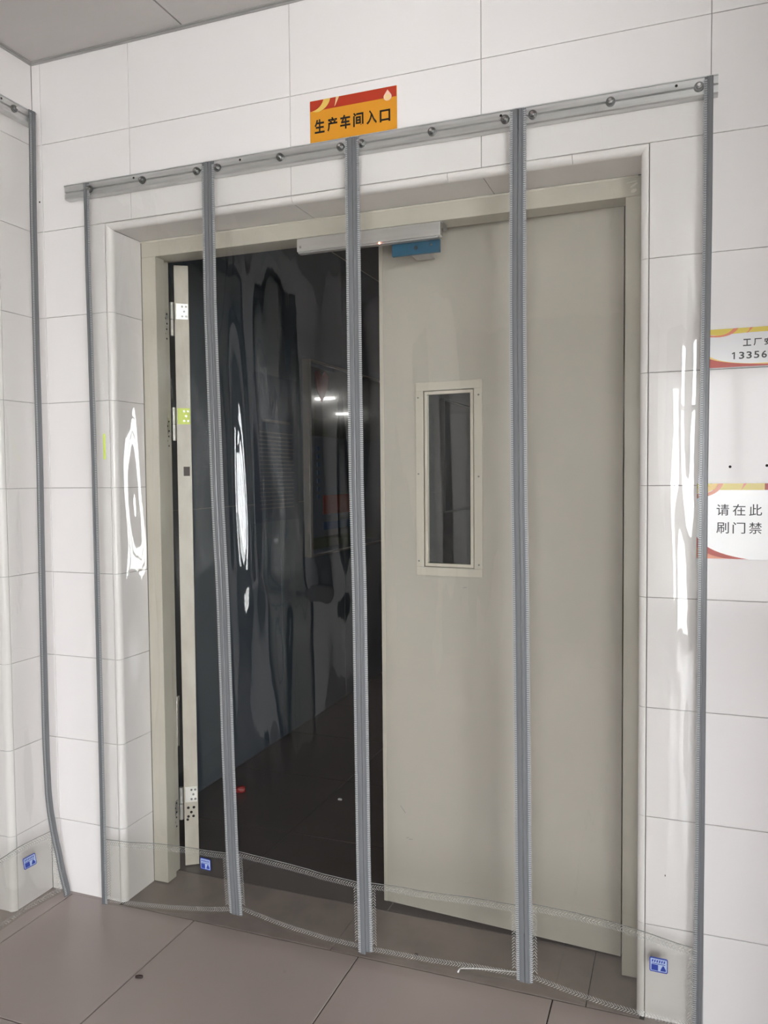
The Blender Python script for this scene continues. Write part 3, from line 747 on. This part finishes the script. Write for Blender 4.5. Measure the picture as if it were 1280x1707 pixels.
flat('drop_emblem', [(.922+.0125*math.sin(a), 2.6055-.0115*math.cos(a)) for a in [(-2.2+4.4*k/14) for k in range(15)]]+[(.922, 2.626)], -.0062, m_pink, s1, o1)
flat('drop_core', [(.922+.0085*math.sin(a), 2.6045-.008*math.cos(a)) for a in [(2*math.pi*k/14) for k in range(14)]], -.0066, m_cream, s1, o1)
for k in range(6):
    text('生产车间入口'[k], .6855+k*.0423, 2.535, .033, -.0056, m_black, s1, o1, bold=.026, h=.041 if k != 5 else .035)
s2 = empty('wall_sign', (2.0, 0, 1.765), 'white notice with orange waves and a phone number, higher on the right wall', 'sign'); o2 = s2.location.copy()
X0, X1, Z0, Z1 = 1.796, 2.196, 1.766, 1.866
boxes('board', [(X0, X1, -.004, -.0018, Z0, Z1)], m_signw, s2, .0005)
flat('top_band', [(X0+.0008, Z1-.0008), (X0+.0008, 1.853), (1.82, 1.849), (1.85, 1.851), (1.90, 1.853), (X1-.001, 1.853), (X1-.001, Z1-.0008)], -.0046, m_olive, s2, o2)
flat('top_wave', [(X0+.001, Z1-.002), (X0+.001, 1.858)]+bez((1.805, 1.850), (1.83, 1.846), (1.845, 1.860))+[(1.852, Z1-.001), (1.866, Z1-.001)]+bez((1.858, 1.853), (1.835, 1.843), (X0+.001, 1.850))+[(X0+.001, 1.848), ], -.0050, m_rust, s2, o2) if False else None
flat('top_wave', bez((X0+.001, 1.852), (1.84, 1.842), (1.858, Z1-.001))+bez((1.870, Z1-.001), (1.852, 1.838), (X0+.001, 1.847)), -.0052, m_rust, s2, o2)
flat('top_leaf', [(1.897, Z1-.001), (1.904, Z1-.001), (1.893, 1.853), (1.888, 1.852), (1.894, 1.857)], -.0052, m_rust, s2, o2)
flat('bottom_wave', bez((X0+.001, 1.801), (1.82, 1.779), (1.90, 1.7745))+[(X1-.001, 1.7745), (X1-.001, 1.7672), (X0+.001, 1.7672)], -.0046, m_yel, s2, o2)
flat('bottom_wave', bez((X0+.001, 1.793), (1.83, 1.776), (1.93, 1.7715))+[(X1-.001, 1.7715), (X1-.001, 1.7670), (X0+.001, 1.7670)], -.0052, m_red, s2, o2)
for k, c in enumerate('工厂安'): text(c, 1.881+k*.0245, 1.8185, .0190, -.0046, m_black, s2, o2, bold=.024, h=.0180)
flat('lettering', [(1.8592, 1.7865), (1.8624, 1.7865), (1.8624, 1.8045), (1.8596, 1.8045), (1.8548, 1.8012), (1.8560, 1.7990), (1.8592, 1.8010)], -.0050, m_black, s2, o2)
for k, c in enumerate('13356'):
    if c != '1': text(c, 1.8545+k*.0174+(.002 if c == '1' else 0), 1.7865, .0125 if c != '1' else .0088, -.0046, m_black, s2, o2, bold=.016, h=.0180)
s3 = empty('wall_sign', (1.9, 0, 1.27), 'square white notice with two lines of characters below the screw dots', 'sign'); o3 = s3.location.copy()
X0, X1, Z0, Z1 = 1.774, 2.034, 1.272, 1.470
boxes('board', [(X0, X1, -.004, -.0018, Z0, Z1)], m_signw, s3, .0005)
flat('top_band', [(X0+.001, Z1-.001), (X0+.001, 1.452), (1.9355, 1.452), (1.9355, Z1-.001)], -.0046, m_olive, s3, o3)
flat('red_band', [(1.9355, Z1-.001), (1.9355, 1.452), (X1-.001, 1.452), (X1-.001, Z1-.001)], -.0046, m_red, s3, o3)
flat('top_leaf', bez((X0+.001, 1.442), (1.815, 1.440), (1.826, Z1-.001))+bez((1.838, Z1-.001), (1.83, 1.438), (X0+.001, 1.430)), -.0052, m_rust, s3, o3)
flat('top_leaf', bez((X0+.001, 1.443), (1.812, 1.440), (1.825, Z1-.001))+bez((1.812, Z1-.001), (1.803, 1.456), (X0+.001, 1.456)), -.0055, m_yel, s3, o3)
flat('top_leaf', [(1.886, Z1-.001), (1.894, Z1-.001), (1.884, 1.456), (1.879, 1.4515), (1.883, 1.458)], -.0052, m_rust, s3, o3)
flat('bottom_wave', bez((X0+.001, 1.330), (1.80, 1.287), (1.90, 1.2735))+[(X0+.001, 1.2735)], -.0046, m_red, s3, o3)
flat('bottom_wave', bez((X0+.001, 1.303), (1.79, 1.285), (1.85, 1.2735))+[(X0+.001, 1.2735)], -.0052, m_rust, s3, o3)
for r, row in enumerate(('请在此', '刷门禁')):
    for k, c in enumerate(row): text(c, 1.8225+k*.0387, 1.386-r*.0465, .0300, -.0046, m_black, s3, o3, bold=.005, h=.0295)
# dark fixing holes in the tiles
for (x, z, r) in ((1.854, 1.512, .0035), (1.940, 1.514, .0035), (-.386, 2.469, .003)):
    cyl('screw_hole', (x, -.0009 if x > 0 else -.0022, z), (x, .002, z), r, m_hole, wb, 12)
boxes('chip', [(1.702, 1.704, -.0006, 0, .405, .410)], m_hole, wb)
tp = boxes('neon_strip', [(-.137, -.127, -.0012, -.0003, 1.562, 1.650)], m_neon); tag(tp, 'short neon yellow strip on the white tiles left of doorway', 'tape')  # thin neon yellow strip set on the tile face

# ------------------------------------------------------------------ workshop furnishings seen through the gap
def board(y0, y1, z0, z1, label):
    B = empty('notice_board', (XC, (y0+y1)/2, z0), label, 'notice board'); X = XC+.002
    fwid = .03
    boxes('board_frame', [(X, X+.045, y0, y0+fwid, z0, z1), (X, X+.045, y1-fwid, y1, z0, z1)], m_boardf, B, .002)
    boxes('board_frame', [(X, X+.045, y0+fwid, y1-fwid, z1-.010, z1), (X, X+.045, y0+fwid, y1-fwid, z0, z0+.010)], m_boardf, B, .002)
    boxes('board_back', [(X, X+.02, y0+fwid, y1-fwid, z0+.010, z1-.010)], m_boardp, B)
    return B, X+.02
B, bx = board(2.09, 4.2, 1.01, 2.205, 'framed notice board on the dark workshop wall nearest the open doorway')
boxes('green_sheet', [(bx, bx+.002, 2.13, 4.15, 1.75, 2.17)], m_boardc, B)
boxes('green_sheet', [(bx, bx+.002, 2.13, 4.15, 1.05, 1.12)], m_boardc, B)
boxes('red_panel', [(bx, bx+.002, 2.32, 3.0, 1.26, 1.38)], m_boardr, B)
boxes('blue_panel', [(bx, bx+.002, 2.32, 2.9, 1.16, 1.21)], m_boardb, B)
for k in range(7): boxes('blue_mark', [(bx, bx+.002, 2.24, 2.27, 1.36+k*.05, 1.385+k*.05)], m_boardb, B)
v = [(bx+.0035, y, z) for y, z in ((2.22, 2.14), (2.28, 2.16), (2.32, 2.12), (2.36, 2.16), (2.42, 2.13), (2.40, 2.06), (2.32, 1.96), (2.25, 2.03))]
vv = [Vector(a)-B.location for a in v]+[Vector((a[0]-.002, a[1], a[2]))-B.location for a in v]
link('red_emblem', pydata('red_emblem', vv, [tuple(range(8)), tuple(range(15, 7, -1))]+[(i, (i+1) % 8, 8+(i+1) % 8, 8+i) for i in range(8)]), m_boardr, B)
B2, bx = board(4.95, 7.0, 1.15, 2.22, 'farther framed notice board seen only through the door window')
N = empty('wall_notice', (XC, 1.8, 1.25), 'blue-grey printed notice sheet on the workshop wall before the board', 'notice')
boxes('sheet', [(XC+.0005, XC+.003, 1.50, 2.02, 1.25, 2.06)], m_poster, N)
boxes('heading', [(XC+.003, XC+.0032, 1.60, 1.92, 1.80, 1.815)], m_inkline, N)
lns = [(XC+.003, XC+.0032, 1.56, 1.93+.05*random.random(), 1.74-.022*k, 1.746-.022*k) for k in range(20)]
o = boxes('text_lines', lns, m_inkline, N); o['kind'] = 'stuff'
for k, (x, y) in enumerate(((3.1, 9.9), (4.1, 13.0))):
    L = empty('ceiling_lamp', (x, y, 2.80), ('workshop tube lamp mirrored as the upper left dash in the board glass', 'workshop tube lamp mirrored as the lower right dash in the board glass')[k], 'lamp', 'workshop tube lamps')
    boxes('lamp_housing', [(x-.20, x+.20, y-.05, y+.05, 2.82, 2.86)], m_white, L, .004)
    cyl('lamp_tube', (x-.17, y, 2.80), (x+.17, y, 2.80), .018, m_lamp, L, 12)
    boxes('lamp_stem', [(x-.15, x-.13, y-.01, y+.01, 2.86, 2.96), (x+.13, x+.15, y-.01, y+.01, 2.86, 2.96)], m_white, L)
# ------------------------------------------------------------------ things on the floor
def lump(name, c, s, m, label, cat, seed=0, rz=0.0):
    bm = bmesh.new(); bmesh.ops.create_icosphere(bm, subdivisions=2, radius=1)
    for q in bm.verts:
        k = 1+.25*noise.noise(q.co*1.7+Vector((seed, 0, 0))); q.co = Vector((max(-.8, min(.8, q.co.x*k*1.2))*s[0], q.co.y*k*s[1], max(-.75, q.co.z*k)*s[2]))
    me = bpy.data.meshes.new(name); bm.to_mesh(me); bm.free()
    zmin = min(q.co.z for q in me.vertices)
    for q in me.vertices: q.co.z -= zmin
    o = link(name, me, m, None, c); o.rotation_euler[2] = rz
    return tag(o, label, cat)
lump('scrap', (.226, -.332, 0), (.014, .006, .005), m_brown, 'small dark brown scrap lying on the floor near a joint', 'scrap', 1, .25)
lump('bead', (.626, -.160, 0), (.005, .005, .005), m_glass, 'tiny clear plastic bead lying on the front floor tiles', 'bead', 2)
lump('scrap', (-.225, 1.007, -.001), (.03, .02, .018), m_redp, 'small red scrap on the dark workshop floor', 'scrap', 3, .4)
lump('crumb', (.26, 1.08, -.001), (.012, .007, .005), m_signw, 'pale crumb of rubble on the dark workshop floor', 'crumb', 4)
lump('crumb', (.97, .06, -.0008), (.007, .004, .003), m_brown, 'dark crumb on the threshold in front of the ajar leaf', 'crumb', 5)
# thin strip of clear film with a white edge and curled end
oc = empty('white_edge_strip', (1.2, .03, 0), 'thin clear strip with white edge on the threshold', 'offcut')
v = []; f = []
for k in range(13):
    t = k/12; x = 1.122+t*.165; y = .022+.045*t
    z = .012+.002*math.sin(t*5)
    v += [Vector((x, y, z))-oc.location, Vector((x+.001, y, z-.0022))-oc.location, Vector((x, y+.003, z))-oc.location, Vector((x, y+.0032, z-.002))-oc.location]
for k in range(12):
    a = 4*k; b = a+4; f += [(a, b, b+1, a+1), (a, a+2, b+2, b), (a+2, a+3, b+3, b+2), (a+1, b+1, b+3, a+3)]
link('white_edge', pydata('white_edge', v, f), m_signw, oc)
v = []; f = []
for k in range(7):
    a = k/6*1.3; v += [Vector((1.122-.006*math.sin(a), .022-.012*math.sin(a), .0125-.011*(1-math.cos(a))))-oc.location, Vector((1.127-.006*math.sin(a), .022-.012*math.sin(a), .0125-.011*(1-math.cos(a))))-oc.location]
for k in range(6): a = 2*k; f.append((a, a+1, a+3, a+2))
link('curled_end', pd_raw('curled_end', v, f), m_signw, oc)
v = [Vector((1.122, .022, .011))-oc.location, Vector((1.287, .067, .011))-oc.location, Vector((1.292, .035, .0008))-oc.location, Vector((1.116, .008, .0008))-oc.location]
link('clear_film', pd_raw('clear_film', v, [(0, 1, 2, 3)]), m_skirt, oc)
